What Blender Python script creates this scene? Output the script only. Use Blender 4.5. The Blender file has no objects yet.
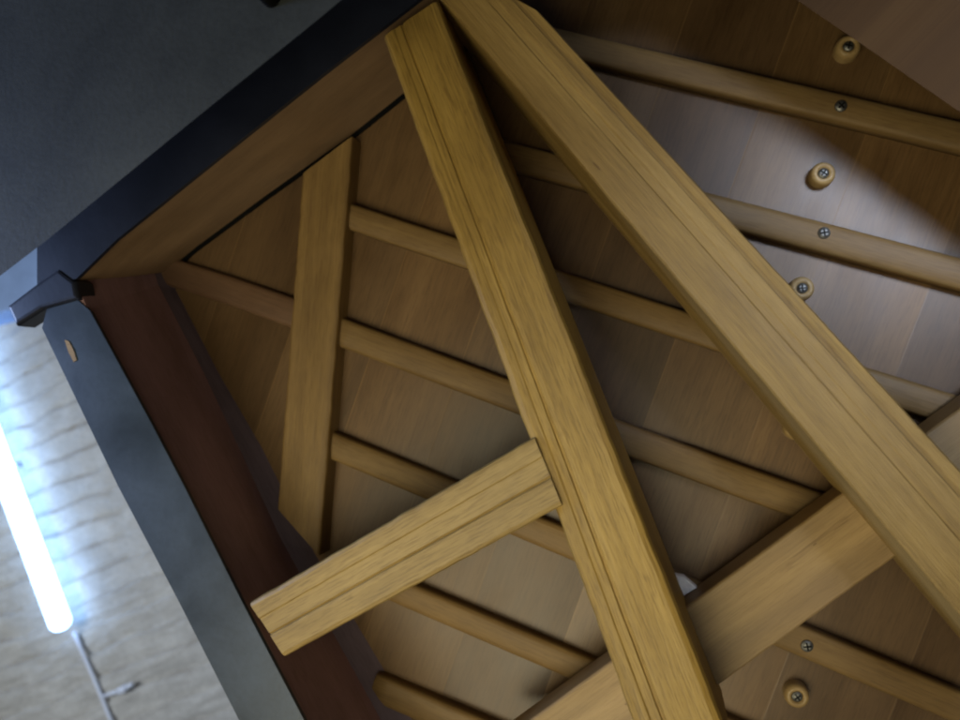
import bpy, bmesh, math, random
from mathutils import Vector, Matrix, noise
random.seed(7)
S = bpy.context.scene
COL = S.collection

# ------------------------------------------------------------------ camera frame
F = 748.0                                   # focal length in px of a 960 px wide picture
foot = Vector(((655-480)/F, -(380-360)/F, -1)).normalized()   # the straight-up direction seen by the camera
cx = Vector((1, 0, 0))
X = (cx - cx.dot(foot)*foot).normalized()
Y = foot.cross(X)
R = Matrix((X, Y, foot))
def P(px, py, z):
    """point of the horizontal plane z (metres above the lens)"""
    r = R @ Vector(((px-480)/F, -(py-360)/F, -1))
    return r * (z/r.z)

cam = bpy.data.cameras.new('camera'); co = bpy.data.objects.new('camera', cam); COL.objects.link(co)
co.matrix_world = R.to_4x4()
cam.sensor_fit = 'HORIZONTAL'; cam.sensor_width = 36; cam.lens = 36*F/960
cam.clip_start = .01; cam.clip_end = 100
cam.dof.use_dof = True; cam.dof.focus_distance = .585; cam.dof.aperture_fstop = 5.6
S.camera = co

# ------------------------------------------------------------------ materials
def nodes(name):
    m = bpy.data.materials.new(name); m.use_nodes = True
    nt = m.node_tree; b = nt.nodes['Principled BSDF']
    return m, nt, b
def lk(nt, a, b): nt.links.new(a, b)
def nd(nt, t, **kw):
    n = nt.nodes.new(t)
    for k, v in kw.items(): setattr(n, k, v)
    return n
def math_(nt, op, a, b=None):
    n = nd(nt, 'ShaderNodeMath', operation=op)
    for i, v in enumerate((a, b)):
        if v is None: continue
        if hasattr(v, 'links'): lk(nt, v, n.inputs[i])
        else: n.inputs[i].default_value = v
    return n.outputs[0]
def ramp(nt, fac, stops):
    r = nd(nt, 'ShaderNodeValToRGB'); lk(nt, fac, r.inputs[0])
    e = r.color_ramp.elements
    while len(e) < len(stops): e.new(.5)
    for i, (p, c) in enumerate(stops):
        e[i].position = p; e[i].color = (*c, 1) if len(c) == 3 else c
    return r.outputs[0]
def noise_(nt, vec, scale, detail=6, rough=.6, dist=0):
    n = nd(nt, 'ShaderNodeTexNoise'); lk(nt, vec, n.inputs['Vector'])
    n.inputs['Scale'].default_value = scale; n.inputs['Detail'].default_value = detail
    n.inputs['Roughness'].default_value = rough; n.inputs['Distortion'].default_value = dist
    return n.outputs['Fac']
def mapped(nt, vec, sc):
    n = nd(nt, 'ShaderNodeMapping'); lk(nt, vec, n.inputs['Vector']); n.inputs['Scale'].default_value = sc
    return n.outputs[0]
def mix(nt, mode, fac, a, b):
    n = nd(nt, 'ShaderNodeMix', data_type='RGBA', blend_type=mode)
    for s, v in ((n.inputs[0], fac), (n.inputs[6], a), (n.inputs[7], b)):
        if hasattr(v, 'links'): lk(nt, v, s)
        else: s.default_value = v if isinstance(v, float) else (*v, 1)
    return n.outputs[2]

def wood(name, dark, mid, light, rough=.45, grain=1.0, bump=.25, plank=None, spec=.4, stains=True, gscale=1.0, contrast=1.0):
    """wood whose grain follows u of the UV map (metres)"""
    m, nt, b = nodes(name)
    uv = nd(nt, 'ShaderNodeUVMap').outputs[0]
    info = nd(nt, 'ShaderNodeObjectInfo').outputs['Random']
    off = nd(nt, 'ShaderNodeCombineXYZ'); lk(nt, math_(nt, 'MULTIPLY', info, 37.), off.inputs[0]); lk(nt, math_(nt, 'MULTIPLY', info, 11.), off.inputs[2])
    add = nd(nt, 'ShaderNodeVectorMath', operation='ADD'); lk(nt, uv, add.inputs[0]); lk(nt, off.outputs[0], add.inputs[1])
    vec = add.outputs[0]
    if plank:
        sep = nd(nt, 'ShaderNodeSeparateXYZ'); lk(nt, uv, sep.inputs[0])
        q = math_(nt, 'DIVIDE', sep.outputs[1], plank)
        idx = math_(nt, 'FLOOR', q); fr = math_(nt, 'FRACT', q)
        wn = nd(nt, 'ShaderNodeTexWhiteNoise', noise_dimensions='1D'); lk(nt, idx, wn.inputs['W'])
        o2 = nd(nt, 'ShaderNodeCombineXYZ'); lk(nt, math_(nt, 'MULTIPLY', wn.outputs[0], 9.), o2.inputs[0]); lk(nt, math_(nt, 'MULTIPLY', wn.outputs[0], 3.), o2.inputs[2])
        a2 = nd(nt, 'ShaderNodeVectorMath', operation='ADD'); lk(nt, vec, a2.inputs[0]); lk(nt, o2.outputs[0], a2.inputs[1]); vec = a2.outputs[0]
    broad = noise_(nt, mapped(nt, vec, (2.5*gscale, 28*gscale, 1)), 1.0, 5, .6, .4)
    fine = noise_(nt, mapped(nt, vec, (7*gscale, 420*gscale, 1)), 1.0, 4, .65)
    pore = noise_(nt, mapped(nt, vec, (60*gscale, 900*gscale, 1)), 1.0, 2, .6)
    blot = noise_(nt, mapped(nt, vec, (9, 16, 1)), 1.0, 4, .6)
    f = math_(nt, 'ADD', math_(nt, 'MULTIPLY', broad, .62), math_(nt, 'MULTIPLY', fine, .38*grain))
    hw = .17/contrast
    c = ramp(nt, f, [(.5-hw, dark), (.5, mid), (.5+hw, light)])
    c = mix(nt, 'MULTIPLY', .55, c, ramp(nt, blot, [(.3, (.52, .48, .44)), (.6, (1, 1, 1))]))
    c = mix(nt, 'MULTIPLY', .45*grain, c, ramp(nt, pore, [(.36, (.45, .4, .36)), (.5, (1, 1, 1))]))
    if stains:
        st = noise_(nt, mapped(nt, vec, (28, 60, 1)), 1.0, 3, .55)
        c = mix(nt, 'MULTIPLY', .6, c, ramp(nt, st, [(.20, (.4, .34, .28)), (.31, (1, 1, 1))]))
        vo = nd(nt, 'ShaderNodeTexVoronoi'); lk(nt, mapped(nt, vec, (1, 1.7, 1)), vo.inputs['Vector']); vo.inputs['Scale'].default_value = 11
        sp = nd(nt, 'ShaderNodeSeparateXYZ'); lk(nt, vo.outputs['Color'], sp.inputs[0])
        kn = math_(nt, 'MULTIPLY', math_(nt, 'LESS_THAN', math_(nt, 'ADD', vo.outputs['Distance'], math_(nt, 'MULTIPLY', blot, .03)), .052), math_(nt, 'LESS_THAN', sp.outputs[0], .45))
        c = mix(nt, 'MULTIPLY', math_(nt, 'MULTIPLY', kn, .6), c, (.34, .24, .16))
        sc = noise_(nt, mapped(nt, vec, (14, 180, 1)), 1.0, 2, .5, 1.2)
        c = mix(nt, 'MULTIPLY', .45, c, ramp(nt, sc, [(.27, (.5, .42, .36)), (.33, (1, 1, 1))]))
        wear = noise_(nt, mapped(nt, vec, (3.5, 9, 1)), 1.0, 3, .5)
        c = mix(nt, 'MIX', math_(nt, 'MULTIPLY', ramp(nt, wear, [(.5, (0, 0, 0)), (.72, (1, 1, 1))]), .3), c, (mid[0]*.85, mid[1]*.88, mid[2]*1.25))
    h = math_(nt, 'ADD', math_(nt, 'MULTIPLY', fine, .6), math_(nt, 'MULTIPLY', pore, .5))
    if plank:
        tone = ramp(nt, wn.outputs[0], [(0, (.70, .69, .70)), (.5, (.97, .97, .93)), (1, (1.24, 1.2, 1.06))])
        c = mix(nt, 'MULTIPLY', 1.0, c, tone)
        seam = ramp(nt, fr, [(.0, (0, 0, 0)), (.006, (0, 0, 0)), (.016, (1, 1, 1))])
        c = mix(nt, 'MIX', math_(nt, 'MULTIPLY', math_(nt, 'SUBTRACT', 1., seam), .3), c, (light[0]*1.5, light[1]*1.5, light[2]*1.4))
        h = math_(nt, 'ADD', h, math_(nt, 'MULTIPLY', seam, 1.5))
    lk(nt, c, b.inputs['Base Color'])
    r = math_(nt, 'ADD', math_(nt, 'MULTIPLY', blot, .25), rough-.12)
    lk(nt, r, b.inputs['Roughness']); b.inputs['Specular IOR Level'].default_value = spec
    bp = nd(nt, 'ShaderNodeBump'); bp.inputs['Strength'].default_value = bump; bp.inputs['Distance'].default_value = .0012
    lk(nt, h, bp.inputs['Height']); lk(nt, bp.outputs[0], b.inputs['Normal'])
    return m

def paint(name, base, rough=.4, var=.25, spec=.5, bump=.15, sc=14):
    m, nt, b = nodes(name)
    co_ = nd(nt, 'ShaderNodeTexCoord').outputs['Object']
    n = noise_(nt, co_, sc, 6, .6, .3); n2 = noise_(nt, co_, 260, 3, .6)
    lo = tuple(v*(1-var) for v in base); hi = tuple(v*(1+var) for v in base)
    c = ramp(nt, n, [(.3, lo), (.7, hi)])
    c = mix(nt, 'MULTIPLY', .35, c, ramp(nt, n2, [(.35, (.6, .6, .6)), (.6, (1, 1, 1))]))
    lk(nt, c, b.inputs['Base Color'])
    lk(nt, math_(nt, 'ADD', math_(nt, 'MULTIPLY', n, .3), rough-.15), b.inputs['Roughness'])
    b.inputs['Specular IOR Level'].default_value = spec
    bp = nd(nt, 'ShaderNodeBump'); bp.inputs['Strength'].default_value = bump; bp.inputs['Distance'].default_value = .001
    lk(nt, math_(nt, 'ADD', n, math_(nt, 'MULTIPLY', n2, .5)), bp.inputs['Height']); lk(nt, bp.outputs[0], b.inputs['Normal'])
    return m
def metal(name, base, rough=.35):
    m = paint(name, base, rough, .2, .5, .1, 60)
    m.node_tree.nodes['Principled BSDF'].inputs['Metallic'].default_value = 1
    return m

M = {}
M['beam'] = wood('spruce_beam', (.21, .124, .024), (.325, .203, .042), (.43, .278, .068), rough=.5, bump=.5, grain=1.0)
M['beam2'] = wood('spruce_beam_grey', (.21, .128, .036), (.32, .205, .06), (.405, .27, .09), rough=.5, bump=.5, grain=1.0)
M['brace'] = wood('maple_brace', (.22, .14, .044), (.33, .222, .07), (.42, .29, .10), rough=.5, bump=.4)
M['cross'] = wood('cross_wood', (.27, .175, .07), (.36, .24, .1), (.43, .29, .13), rough=.5, bump=.25, grain=.6)
M['strut'] = wood('strut_wood', (.165, .097, .032), (.24, .148, .049), (.31, .20, .074), rough=.45, bump=.3, grain=.8)
M['rib'] = wood('rib_wood', (.165, .10, .038), (.225, .142, .054), (.285, .187, .075), rough=.52, bump=.2, grain=.7, stains=False, spec=.28)
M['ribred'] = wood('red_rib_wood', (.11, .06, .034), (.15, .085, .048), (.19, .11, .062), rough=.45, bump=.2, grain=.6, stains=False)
M['board'] = wood('soundboard_spruce', (.108, .061, .026), (.146, .085, .037), (.185, .112, .05), rough=.38, bump=.06, grain=.8, plank=.088, stains=False, spec=.38)
M['rail'] = wood('belly_rail_wood', (.27, .175, .098), (.33, .215, .122), (.38, .25, .145), rough=.5, bump=.15, grain=.5, stains=False)
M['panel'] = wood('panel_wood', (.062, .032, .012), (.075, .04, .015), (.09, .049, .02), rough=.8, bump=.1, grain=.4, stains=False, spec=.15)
M['red'] = wood('mahogany_rim', (.36, .225, .24), (.42, .265, .285), (.48, .31, .33), rough=.5, bump=.15, grain=.6, stains=False)
M['rim_shade'] = wood('ledge_shade', (.12, .09, .115), (.15, .115, .145), (.18, .14, .175), rough=.5, bump=.15, grain=.6, stains=False)
M['black'] = paint('ebonised_case', (.029, .043, .060), .38, .3, .5)
M['navy'] = paint('ebonised_front', (.012, .0145, .026), .45, .3, .5)
M['keybed'] = paint('dark_keybed', (.034, .038, .036), .6, .45, .3, .4, 7)
M['button'] = wood('button_wood', (.33, .22, .09), (.41, .285, .125), (.48, .345, .16), rough=.4, bump=.1, grain=.4, stains=False)
M['steel'] = metal('screw_steel', (.20, .20, .19), .5)
M['dark'] = paint('screw_recess', (.008, .008, .008), .9, .2, 0.0)
M['white'] = paint('plain_white', (.75, .75, .74), .7, .1, .3)
M['lampbody'] = paint('white_enamel', (.72, .76, .8), .4, .06, .4)
M['bluewall'] = paint('pale_blue_wall', (.30, .42, .62), .8, .1, .2)

# ------------------------------------------------------------------ mesh helpers
def link(name, bm, mats, parent=None, smooth=False):
    bmesh.ops.recalc_face_normals(bm, faces=bm.faces)
    me = bpy.data.meshes.new(name); bm.to_mesh(me); bm.free()
    for m in (mats if isinstance(mats, (list, tuple)) else [mats]): me.materials.append(m)
    if smooth:
        me.polygons.foreach_set('use_smooth', [True]*len(me.polygons))
    o = bpy.data.objects.new(name, me); COL.objects.link(o)
    if parent is not None: o.parent = parent
    return o
def empty(name, loc=(0, 0, 0)):
    o = bpy.data.objects.new(name, None); COL.objects.link(o); o.location = loc; o.empty_display_size = .1
    return o
def loft(bm, rings, closed=True, cap=True, voff=0.0, mat=0):
    """rings of points swept; UV u = metres along the sweep, v = metres round the section"""
    uvl = bm.loops.layers.uv.verify()
    V = [[bm.verts.new(p) for p in r] for r in rings]
    us = [0.0]
    for a, b in zip(rings[:-1], rings[1:]):
        ca = sum((Vector(p) for p in a), Vector())/len(a); cb = sum((Vector(p) for p in b), Vector())/len(b)
        us.append(us[-1] + (cb-ca).length)
    n = len(rings[0])
    vs = [0.0]
    for j in range(n): vs.append(vs[-1] + (Vector(rings[0][(j+1) % n])-Vector(rings[0][j])).length)
    for i in range(len(rings)-1):
        for j in range(n if closed else n-1):
            k = (j+1) % n
            f = bm.faces.new((V[i][j], V[i+1][j], V[i+1][k], V[i][k])); f.material_index = mat
            for l, uv in zip(f.loops, ((us[i], vs[j]), (us[i+1], vs[j]), (us[i+1], vs[j+1]), (us[i], vs[j+1]))):
                l[uvl].uv = (uv[0], uv[1]+voff)
    if cap and closed:
        for r in (V[0], V[-1]):
            f = bm.faces.new(r); f.material_index = mat
            for l in f.loops: l[uvl].uv = (l.vert.co.z*.4, l.vert.co.x+l.vert.co.y)
    return V
def beam(name, parent, L0, R0, R1, L1, z0, z1, mat, prof=None, r=.003, n=40, wob=.00038, jag=()):
    """straight timber: bottom face through four picture points at height z0, top at z1.
       prof: extra (t across, depth) points milled into the bottom face"""
    a0, b0, b1, a1 = P(*L0, z0), P(*R0, z0), P(*R1, z0), P(*L1, z0)
    w = (b0-a0).length
    pr = [(0, r), (.3*r/w, .3*r), (r/w, 0)] + [(t, d) for t, d in (prof or [])] + [(1-r/w, 0), (1-.3*r/w, .3*r), (1, r)]
    rings = []; sd = random.random()*50
    for i in range(n+1):
        s = i/n; A = a0.lerp(a1, s); B = b0.lerp(b1, s); ring = []
        for t, d in pr:
            p = A.lerp(B, t)
            q = noise.noise(Vector((s*22+sd, t*3, sd)))*wob + noise.noise(Vector((s*70+sd, t*9, sd+5)))*wob*.5
            nrm = (B-A).normalized()
            ring.append(p + nrm*q*(1.6 if t < .1 or t > .9 else .5) + Vector((0, 0, d+q*.6)))
        ring += [Vector((B.x, B.y, z1)), Vector((A.x, A.y, z1))]
        rings.append(ring)
    bm = bmesh.new(); loft(bm, rings, voff=random.random()*3)
    return link(name, bm, mat, parent)
def prism(bm, pts, z0, z1, bev=0, mat=0):
    """upright block over a polygon of world xy points; own UV"""
    uvl = bm.loops.layers.uv.verify()
    lo = [bm.verts.new((p[0], p[1], z0)) for p in pts]; hi = [bm.verts.new((p[0], p[1], z1)) for p in pts]
    fs = [bm.faces.new(lo), bm.faces.new(hi)]
    for i in range(len(pts)):
        k = (i+1) % len(pts); fs.append(bm.faces.new((lo[i], lo[k], hi[k], hi[i])))
    for f in fs: f.material_index = mat
    if bev:
        es = set(e for e in fs[0].edges)
        bmesh.ops.recalc_face_normals(bm, faces=bm.faces)
        bmesh.ops.bevel(bm, geom=list(es), offset=bev, segments=3, affect='EDGES', profile=.5)
    for f in bm.faces:
        for l in f.loops: l[uvl].uv = (l.vert.co.x, l.vert.co.y+l.vert.co.z)
def lathe(bm, prof, c, axis=Vector((0, 0, 1)), seg=24, mat=0):
    """prof: (radius, height along axis)"""
    ax = axis.normalized(); u = ax.orthogonal().normalized(); v = ax.cross(u)
    uvl = bm.loops.layers.uv.verify()
    rows = []
    for r, h in prof:
        rows.append([bm.verts.new(c + ax*h + (u*math.cos(t)+v*math.sin(t))*r) for t in [2*math.pi*k/seg for k in range(seg)]] if r > 1e-6 else [bm.verts.new(c+ax*h)])
    for a, b in zip(rows[:-1], rows[1:]):
        for k in range(seg):
            q = (k+1) % seg
            if len(a) == 1 and len(b) == 1: continue
            vs = (a[0], b[k], b[q]) if len(a) == 1 else ((a[k], b[0], a[q]) if len(b) == 1 else (a[k], b[k], b[q], a[q]))
            f = bm.faces.new(vs); f.material_index = mat
            for l in f.loops: l[uvl].uv = (l.vert.co.x, l.vert.co.y)
def tube(bm, pts, r, seg=12, mat=0):
    rings = []
    for i, p in enumerate(pts):
        d = (pts[min(i+1, len(pts)-1)]-pts[max(i-1, 0)]).normalized()
        u = d.orthogonal().normalized() if i == 0 else (u-d*u.dot(d)).normalized()
        v = d.cross(u)
        rings.append([p+(u*math.cos(t)+v*math.sin(t))*r for t in [2*math.pi*k/seg for k in range(seg)]])
    loft(bm, rings, mat=mat)

# ------------------------------------------------------------------ the piano, seen from below
ZS = .68                                   # underside of the soundboard
ZR = .548                                  # underside of the rim
piano = empty('grand_piano', P(655, 380, .548))
piano['label'] = 'underside of a dark grand piano with yellow wooden beams and ribbed soundboard'
piano['category'] = 'piano'
class Par:                                 # children keep world coordinates
    pass
def part(o, label=None):
    o.parent = piano; o.matrix_parent_inverse = Matrix.Translation(-piano.location)
    if label: o['label'] = label
    return o

# soundboard: one glued-up panel, planks run across the ribs
ribdir = (P(880, 675, ZS)-P(340, 450, ZS)).normalized()
grain = Vector((-ribdir.y, ribdir.x, 0))
def sb_uv(p): return (p.dot(grain), p.dot(ribdir)+5.012)
corners = [P(150, 300, ZS), P(420, 20, ZS), P(620, -260, ZS), P(1300, -160, ZS), P(1300, 900, ZS), P(480, 960, ZS), P(405, 740, ZS), P(290, 540, ZS)]
bm = bmesh.new(); uvl = bm.loops.layers.uv.verify()
lo = [bm.verts.new(p) for p in corners]; hi = [bm.verts.new(p+Vector((0, 0, .009))) for p in corners]
bm.faces.new(lo); bm.faces.new(hi)
for i in range(len(lo)): k = (i+1) % len(lo); bm.faces.new((lo[i], lo[k], hi[k], hi[i]))
for f in bm.faces:
    for l in f.loops: l[uvl].uv = sb_uv(l.vert.co)
board = part(link('soundboard', bm, M['board']), 'brown varnished soundboard of narrow planks')

# ribs: rounded bars glued under the board
def rib(pts, width, h=.0135, taper=(False, False)):
    C = [P(x, y, ZS-h) for x, y in pts]
    fine = []
    for a, b in zip(C[:-1], C[1:]):
        m = 10
        fine += [a.lerp(b, k/m) for k in range(m)]
    fine.append(C[-1])
    rings = []; L = len(fine)-1
    for i, c in enumerate(fine):
        d = (fine[min(i+1, L)]-fine[max(i-1, 0)]).normalized(); s = Vector((-d.y, d.x, 0))
        hh = h
        if taper[0]: hh = h*(.3+.7*min(1, max(0, i-6)/9))
        if taper[1]: hh = min(hh, h*(.35+.65*min(1, (L-i)/6)))
        w = width*.5; e = .0042
        q = noise.noise(Vector((i*.35, c.x*7, c.y*3)))*.0006
        zb = ZS-hh+q
        sec = [(-w, ZS+.002), (-w, zb+e), (-w+.15*e, zb+.55*e), (-w+.5*e, zb+.18*e), (-w+1.2*e, zb), (0, zb-.0006), (w-1.2*e, zb), (w-.5*e, zb+.18*e), (w-.15*e, zb+.55*e), (w, zb+e), (w, ZS+.002)]
        rings.append([Vector((c.x, c.y, 0))+s*x+Vector((0, 0, z)) for x, z in sec])
    bm = bmesh.new(); loft(bm, rings, voff=random.random()*4)
    return part(link('rib', bm, M['rib'], smooth=True))
ribs = {}
ribs['Z'] = rib([(420, -120), (640, -72), (1060, 10)], .026)
ribs['A'] = rib([(440, 12), (640, 60), (960, 135), (1080, 165)], .0235)
ribs['B'] = rib([(436, 134), (510, 155), (740, 215), (960, 273), (1080, 306)], .025)
ribs['C'] = rib([(341, 213), (400, 233), (560, 285), (720, 337), (900, 393), (1080, 450)], .0245)
ribs['D'] = rib(taper=(False, False), width=.027, pts=[(304, 318), (330, 328), (350, 336), (513, 397), (640, 445), (735, 480), (822, 511)])
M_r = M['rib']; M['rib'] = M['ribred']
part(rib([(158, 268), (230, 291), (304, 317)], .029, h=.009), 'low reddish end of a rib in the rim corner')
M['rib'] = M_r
ribs['E'] = rib([(322, 442), (345, 452), (560, 541), (690, 595), (880, 675), (1080, 760)], .0255)
ribs['F'] = rib([(372, 581), (430, 606), (575, 668), (700, 722), (900, 808)], .024)
ribs['G'] = rib([(372, 688), (520, 752), (700, 830)], .026)
ribs['D2'] = rib([(905, 540), (1080, 600)], .027)
# rounded inner rim and front rail: faces rise from the dark rim edge to the board
def wall(name, bot, top, zb, zt, back, mat, label=None, n=12, th=.02):
    def poly(pts, z):
        W = [P(x, y, z) for x, y in pts]; out = []
        for a, b in zip(W[:-1], W[1:]): out += [a.lerp(b, k/n) for k in range(n)]
        return out+[W[-1]]
    b = poly(bot, zb); t = poly(top, zt); rings = []
    for p, q in zip(b, t):
        d = back.normalized()
        m1 = p.lerp(q, .33); m2 = p.lerp(q, .67)
        rings.append([p, m1, m2, q, q+Vector((0, 0, .03))+Vector((0, 0, 0)), Vector((q.x, q.y, zt+.03))+d*th, p+d*th])
    bm = bmesh.new(); loft(bm, rings)
    return part(link(name, bm, mat), label)
outl = P(42, 328, ZR)-P(88, 310, ZR)
rim_b = [(76, 282), (88, 310), (150, 421), (185, 488), (243, 604), (305, 722), (370, 850)]
rim_t = [(151, 262), (158, 285), (203, 372), (232, 432), (282, 540), (372, 702), (440, 830)]
wall('inner_rim', rim_b, rim_t, ZR+.002, .662, outl, M['red'], 'dark red brown inner face of the curved rim', th=.006)
shade_b = [(149, 262), (156, 285), (201, 372), (230, 432), (280, 540), (370, 702), (438, 830)]
shade_t = [(166, 262), (176, 290), (218, 372), (262, 448), (314, 552), (402, 700), (466, 830)]
wall('rim_shade_strip', shade_b, shade_t, .66, ZS+.0, outl, M['rim_shade'], 'dark strip standing in for shade where rim meets the soundboard')  # dark strip added in place of the rim ledge's shadow
front = P(37, 262, ZR)-P(75, 280, ZR)
frontd = (P(200, 120, ZR)-P(215, 155, ZR))
wall('belly_rail', [(74, 283), (115, 241), (212, 163), (322, 75), (402, 14), (460, -32)],
     [(168, 272), (200, 246), (268, 196), (352, 137), (408, 92), (470, 44)], ZR+.002, ZS, frontd, M['rail'], 'brown wooden rail behind the key bed')

wall('rail_reveal', [(165, 270), (197, 244), (265, 194), (349, 135), (405, 90), (467, 42)],
     [(168.5, 274), (201, 248.5), (269, 198.5), (353, 139.5), (409.5, 94.5), (471.5, 46.5)], ZS-.006, ZS-.001, frontd, M['dark'], 'thin dark joint line under the rail')
# dark outer rim (left) and front case edge
def dark_case(name, inner, outer, z, cut, label):
    I = [P(x, y, z) for x, y in inner]; O = [P(x, y, z) for x, y in outer]
    bm = bmesh.new(); prism(bm, I+O[::-1], z, z+.004, bev=0)
    b2 = bmesh.new(); mid = [i.lerp(o, cut) for i, o in zip(I, O)]
    prism(b2, mid+O[::-1], z+.0045, z+.34)
    me = bpy.data.meshes.new('t'); b2.to_mesh(me); b2.free(); bm.from_mesh(me); bpy.data.meshes.remove(me)
    return part(link(name, bm, M['black'] if name == 'outer_rim' else M['navy']), label)
dark_case('outer_rim', [(74, 297), (90, 311), (150, 421), (185, 488), (243, 604), (305, 722), (372, 850)],
          [(47, 308), (42, 328), (92, 432), (118, 486), (178, 600), (240, 722), (306, 852)], ZR, .55, 'grey black lower edge of the outer rim')
dark_case('front_case', [(76, 279), (116, 240), (213, 162), (323, 74), (403, 12), (470, -40)],
          [(37, 284), (37, 240), (160, 135), (300, 10), (340, -40), (400, -100)], ZR-.002, .6, 'navy black edge of the case front')
bm = bmesh.new(); prism(bm, [P(x, y, ZR) for x, y in [(65, 340), (69, 341), (74, 350), (77, 360), (74, 362), (69, 352)]], ZR-.0006, ZR+.002)
part(link('worn_patch', bm, M['cross']), 'pale worn chip in the dark rim')
# block that pokes out at the corner
bm = bmesh.new(); prism(bm, [P(x, y, ZR-.0035) for x, y in [(6, 306), (36, 283), (58, 268), (75, 281), (78, 299), (42, 309), (15, 326)]], ZR-.0035, ZR+.018, bev=.004)
part(link('corner_block', bm, M['navy']), 'dark block jutting out at the case corner')
# key bed, nearest to the lens
ZK = .40
kb = [(-260, 486), (0, 276), (47, 240), (180, 131), (321, 17), (420, -66), (420, -420), (-500, -420)]
bm = bmesh.new(); loft(bm, [[P(x, y, ZK+dz)+Vector((0, 0, 0)) for x, y in kb] for dz in (0, .003)]+[[P(x-3, y-4, ZK+.03) for x, y in kb]])
part(link('key_bed', bm, M['keybed']), 'broad dark grey key bed underside')
bm = bmesh.new(); lathe(bm, [(0, -.012), (.004, -.012), (.0055, -.009), (.0055, 0)], P(272, -1, ZK))
part(link('bolt', bm, M['dark']))

# struts, braces and beams
beam('strut', None, (302, 174), (352, 136), (319, 556), (277, 508), .6575, ZS+.001, M['strut'], r=.003); part(bpy.data.objects['strut'], 'short flat strut beside the rim corner')
o = beam('brace', None, (249, 603), (284, 657), (562, 506), (534, 437), ZR-.010, .655, M['brace'],
         prof=[(.28, .0), (.30, .0008), (.56, .0008), (.585, .002), (.61, .0003), (.66, 0)], r=.0035); part(o, 'short brace from the rim to the left beam')
o = beam('cross_beam', None, (505, 738), (633, 748), (1010, 474), (1010, 372), .622, .655, M['cross'], r=.003, n=60); part(o, 'dull brown cross member passing behind the beams')
o = beam('beam', None, (382, 37), (437, 0), (735, 753), (645, 756), ZR-.006, .648, M['beam'],
         prof=[(.20, .0), (.22, .0006), (.33, .0006), (.345, .002), (.375, .002), (.39, .0004), (.45, .0)], r=.0048, n=110); part(o, 'yellow beam on the left with long grooves')
o = beam('beam', None, (366, -90), (541, 13), (1060, 578), (1060, 735), ZR-.004, .648, M['beam2'],
         prof=[(.50, 0), (.52, .0010), (.62, .0010), (.64, .0002), (.80, .0), (.81, .0016), (.86, .002)], r=.0048, n=110); part(o, 'wide beam on the right, paler and scratched')
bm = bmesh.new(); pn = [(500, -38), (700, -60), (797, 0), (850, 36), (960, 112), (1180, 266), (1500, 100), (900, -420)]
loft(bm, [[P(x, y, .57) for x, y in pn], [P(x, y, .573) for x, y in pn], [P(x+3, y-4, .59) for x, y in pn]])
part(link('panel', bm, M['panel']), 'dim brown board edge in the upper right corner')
# small white piece beside the left beam
bm = bmesh.new(); prism(bm, [P(x, y, .648) for x, y in [(668, 574), (684, 577), (697, 588), (684, 596), (668, 588)]], .648, .657, bev=.001)
part(link('white_piece', bm, M['white']), 'small white piece between beam and cross member')

# soundboard buttons and screws
def screw_mesh(r, up):
    bm = bmesh.new()
    lathe(bm, [(0, -.0021), (r*.55, -.0019), (r*.9, -.0010), (r, 0), (r, .002)], Vector((0, 0, 0)), seg=20)
    for a in (.5, .5+math.pi/2):
        d = Vector((math.cos(a), math.sin(a), 0))*r*.62; s = Vector((-d.y, d.x, 0)).normalized()*r*.13
        vs = [bm.verts.new(p+Vector((0, 0, -.0023 if a < 1 else -.0024))) for p in (d+s, -d+s, -d-s, d-s)]
        f = bm.faces.new(vs); f.material_index = 1
        vs2 = [bm.verts.new(v.co+Vector((0, 0, .0015))) for v in vs]
        for i in range(4):
            g = bm.faces.new((vs[i], vs[(i+1) % 4], vs2[(i+1) % 4], vs2[i])); g.material_index = 1
    me = bpy.data.meshes.new('screw'); bm.to_mesh(me); bm.free()
    me.materials.append(M['steel']); me.materials.append(M['dark'])
    return me
SM = screw_mesh(.0050, 0)
bm = bmesh.new()
h = .013
lathe(bm, [(.0112, .001), (.0112, -h*.55), (.0108, -h*.75), (.0096, -h*.93), (.0080, -h), (.0056, -h), (.0050, -h*.80), (0, -h*.80)], Vector((0, 0, 0)), seg=32)
BM_ = bpy.data.meshes.new('soundboard_button'); bmesh.ops.recalc_face_normals(bm, faces=bm.faces); bm.to_mesh(BM_); bm.free(); BM_.materials.append(M['button'])
BM_.polygons.foreach_set('use_smooth', [True]*len(BM_.polygons))
for x, y in [(847, 49), (822, 175), (801, 289), (795, 428), (796, 694)]:
    o = bpy.data.objects.new('soundboard_button', BM_); COL.objects.link(o); o.location = P(x, y, ZS-.006)+Vector((0, 0, .006))
    part(o); o.scale = (.9, .9, 1); o['group'] = 'round wooden buttons on the soundboard'
    s = bpy.data.objects.new('screw', SM); COL.objects.link(s); s.parent = o; s.location = (0, 0, -.0112); s.rotation_euler.z = random.random()*3
for k, x, y in [('A', 841, 106), ('B', 824, 233), ('E', 807, 646)]:
    s = bpy.data.objects.new('screw', SM); COL.objects.link(s); s.parent = ribs[k]
    s.location = P(x, y, ZS-.0143); s.rotation_euler.z = random.random()*3

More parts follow.
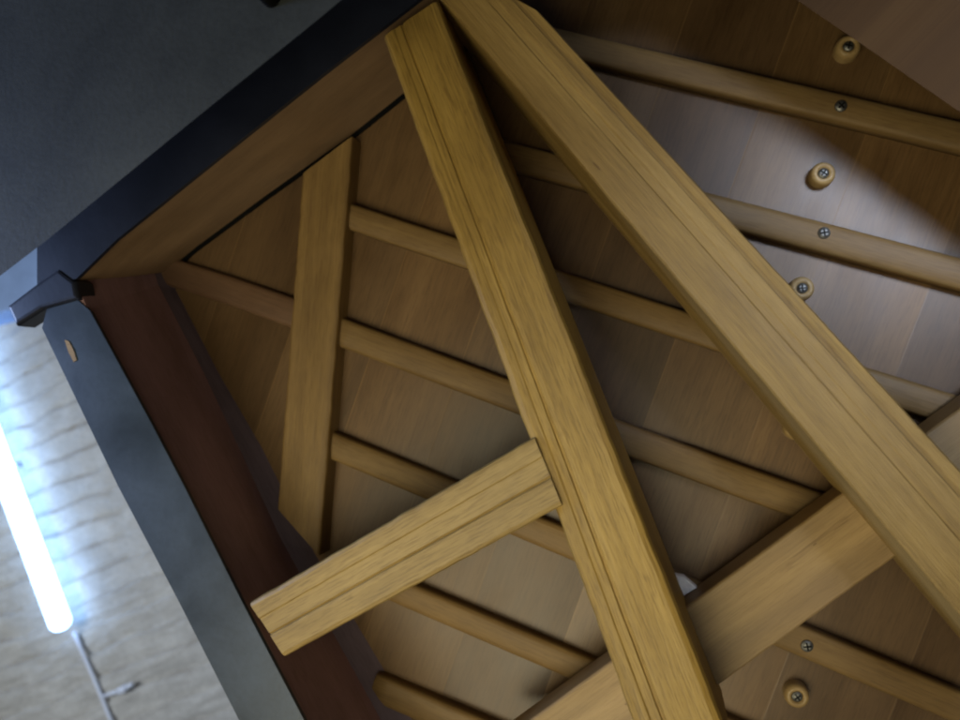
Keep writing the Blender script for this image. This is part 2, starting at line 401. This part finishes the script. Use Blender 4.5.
# ------------------------------------------------------------------ ceiling and lamp beyond the rim
ZC = 2.35
m, nt, b = nodes('rough_ceiling')
tc = nd(nt, 'ShaderNodeTexCoord').outputs['Object']
n1 = noise_(nt, tc, 5, 6, .6, .5); n2 = noise_(nt, tc, 70, 4, .7)
c = ramp(nt, n1, [(.3, (.42, .40, .34)), (.7, (.58, .555, .47))])
c = mix(nt, 'MULTIPLY', .5, c, ramp(nt, n2, [(.3, (.6, .6, .58)), (.65, (1, 1, 1))]))
at = nd(nt, 'ShaderNodeAttribute', attribute_name='groove_shade')
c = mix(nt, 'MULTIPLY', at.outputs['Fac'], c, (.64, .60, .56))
lk(nt, c, b.inputs['Base Color']); b.inputs['Roughness'].default_value = .85
bp = nd(nt, 'ShaderNodeBump'); bp.inputs['Strength'].default_value = .5; bp.inputs['Distance'].default_value = .0042
lk(nt, n2, bp.inputs['Height']); lk(nt, bp.outputs[0], b.inputs['Normal'])
M['ceiling'] = m
along = (P(160, 560, ZC)-P(60, 604, ZC)).normalized(); acr = Vector((-along.y, along.x, 0))
c0 = P(110, 540, ZC)
bm = bmesh.new(); NX, NY = 260, 520; grid = []; crease_shade = []
for j in range(NY+1):
    row = []
    for i in range(NX+1):
        s = (i/NX-.5)*3.4; t = (j/NY-.5)*3.4
        w = t + .035*noise.noise(Vector((s*2.2, t*1.5, 1)))+.012*noise.noise(Vector((s*9, t*6, 4)))
        ph = (w/.088) % 1.0
        saw = (ph**1.6)*.024*(.6+.5*noise.noise(Vector((s*3, math.floor(w/.088)*1.7, 9))))
        crease_shade.append(max(0, 1-min(ph, 1-ph)/.13)*max(0, min(1, .7+1.3*noise.noise(Vector((s*6, t*4, 12))))))  # shade of the ridge creases, put into the ceiling colour
        z = saw + .006*noise.noise(Vector((s*7, t*20, 3)))+.004*noise.noise(Vector((s*16, t*55, 6)))
        row.append(bm.verts.new(c0+along*s+acr*t+Vector((0, 0, z))))
    grid.append(row)
for j in range(NY):
    for i in range(NX): bm.faces.new((grid[j][i], grid[j][i+1], grid[j+1][i+1], grid[j+1][i]))
bm.verts.index_update(); ceil = link('ceiling', bm, M['ceiling'], smooth=True)
ga = ceil.data.attributes.new('groove_shade', 'FLOAT', 'POINT'); ga.data.foreach_set('value', crease_shade)
ceil['kind'] = 'structure'
# pale blue bulkhead beyond the ceiling boards
bm = bmesh.new(); ZB = 2.2
prism(bm, [P(x, y, ZB) for x, y in [(-300, 395), (10, 310), (60, 292), (200, 120), (-300, 100)]], ZB, ZB+.3, bev=.01)
o = link('bulkhead', bm, M['bluewall']); o['kind'] = 'structure'

# fluorescent batten
lamp = empty('fluorescent_lamp', P(0, 450, ZC-.02))
lamp['label'] = 'glowing white fluorescent tube lamp on the rough pale ceiling'; lamp['category'] = 'lamp'
def lpart(o): o.parent = lamp; o.matrix_parent_inverse = Matrix.Translation(-lamp.location); return o
ZL = ZC-.075
p0 = P(63, 630, ZL); p1 = P(-70, 274, ZL); d = (p1-p0).normalized()
m, nt, b = nodes('lit_tube'); b.inputs['Base Color'].default_value = (.9, .95, 1, 1)
b.inputs['Emission Color'].default_value = (.28, .50, 1, 1); b.inputs['Emission Strength'].default_value = 9
M['tube'] = m
bm = bmesh.new(); R0 = .036
pts = [(0, 0)] + [(R0*math.sin(a), R0*.8*(1-math.cos(a))) for a in [math.pi/2*k/6 for k in range(1, 7)]]
L = (p1-p0).length
lathe(bm, pts+[(R0, L-.03), (R0*.6, L), (0, L)], p0, d, seg=24)
lpart(link('lit_tube', bm, M['tube'], smooth=True))
sd = Vector((-d.y, d.x, 0))
for q in (.62, .88):
    a = p0+d*q; e = a+d*.02
    bm = bmesh.new(); prism(bm, [a+sd*.01, e+sd*.01, e-sd*.01, a-sd*.01], ZL+.05, ZC+.02)
    lpart(link('mounting_clip', bm, M['lampbody']))
cond = empty('conduit', P(90, 670, ZC-.02)); cond['label'] = 'thin pale cable conduit running from the lamp end along the ceiling'; cond['category'] = 'conduit'
def cpart(o): o.parent = cond; o.matrix_parent_inverse = Matrix.Translation(-cond.location); return o
zc = ZC-.010
bm = bmesh.new(); tube(bm, [P(74, 632, zc-.01), P(80, 646, zc), P(95, 680, zc), P(112, 722, zc), P(140, 800, zc)], .0075)
cpart(link('pipe', bm, M['lampbody'], smooth=True))
bm = bmesh.new(); tube(bm, [P(104, 696, zc-.004), P(113, 693, zc-.004), P(119, 691, zc-.004)], .007)
tube(bm, [P(119, 691.5, zc-.006), P(127, 687.5, zc-.006)], .013)
tube(bm, [P(127, 687, zc-.006), P(133, 684, zc-.008)], .008)
cpart(link('branch_fitting', bm, M['lampbody'], smooth=True))

# ------------------------------------------------------------------ light
w = bpy.data.worlds.new('World'); S.world = w; w.use_nodes = True
bg = w.node_tree.nodes['Background']; bg.inputs[0].default_value = (.7, .75, 1, 1); bg.inputs[1].default_value = .045
def area(name, loc, target, size, power, col, sy=None):
    l = bpy.data.lights.new(name, 'AREA'); l.energy = power; l.color = col; l.shape = 'RECTANGLE' if sy else 'DISK'; l.size = size
    if sy: l.size_y = sy
    o = bpy.data.objects.new(name, l); COL.objects.link(o); o.location = loc
    o.rotation_euler = (Vector(target)-Vector(loc)).to_track_quat('-Z', 'Y').to_euler()
    return o
bl = area('bounce_fill', (-.25, .45, -.24), P(450, 640, .6), .8, 2.5, (1, .90, .60)); bl.data.spread = math.radians(92)  # added lamp below the lens, stands in for light bounced off the floor
area('cool_fill', (-1.6, .0, .05), P(60, 300, .5), .5, 22, (.40, .56, 1))  # added cool fill for the rim edge and key bed, source unseen
area('ceiling_fill', (-2.3, .6, .5), P(100, 600, ZC), .8, 27, (.80, .87, 1))  # added fill under the ceiling, aimed up to brighten it
sl = area('sheen_light', (.50, -.40, -.32), P(925, 215, ZS), .34, .55, (.70, .80, 1)); sl.data.spread = math.radians(34)  # added lamp for the bluish soundboard sheen, no window behind it

S.view_settings.view_transform = 'Standard'; S.view_settings.look = 'None'; S.view_settings.exposure = 0; S.view_settings.gamma = 1
S.cycles.max_bounces = 6
S.cycles.filter_width = 2.2
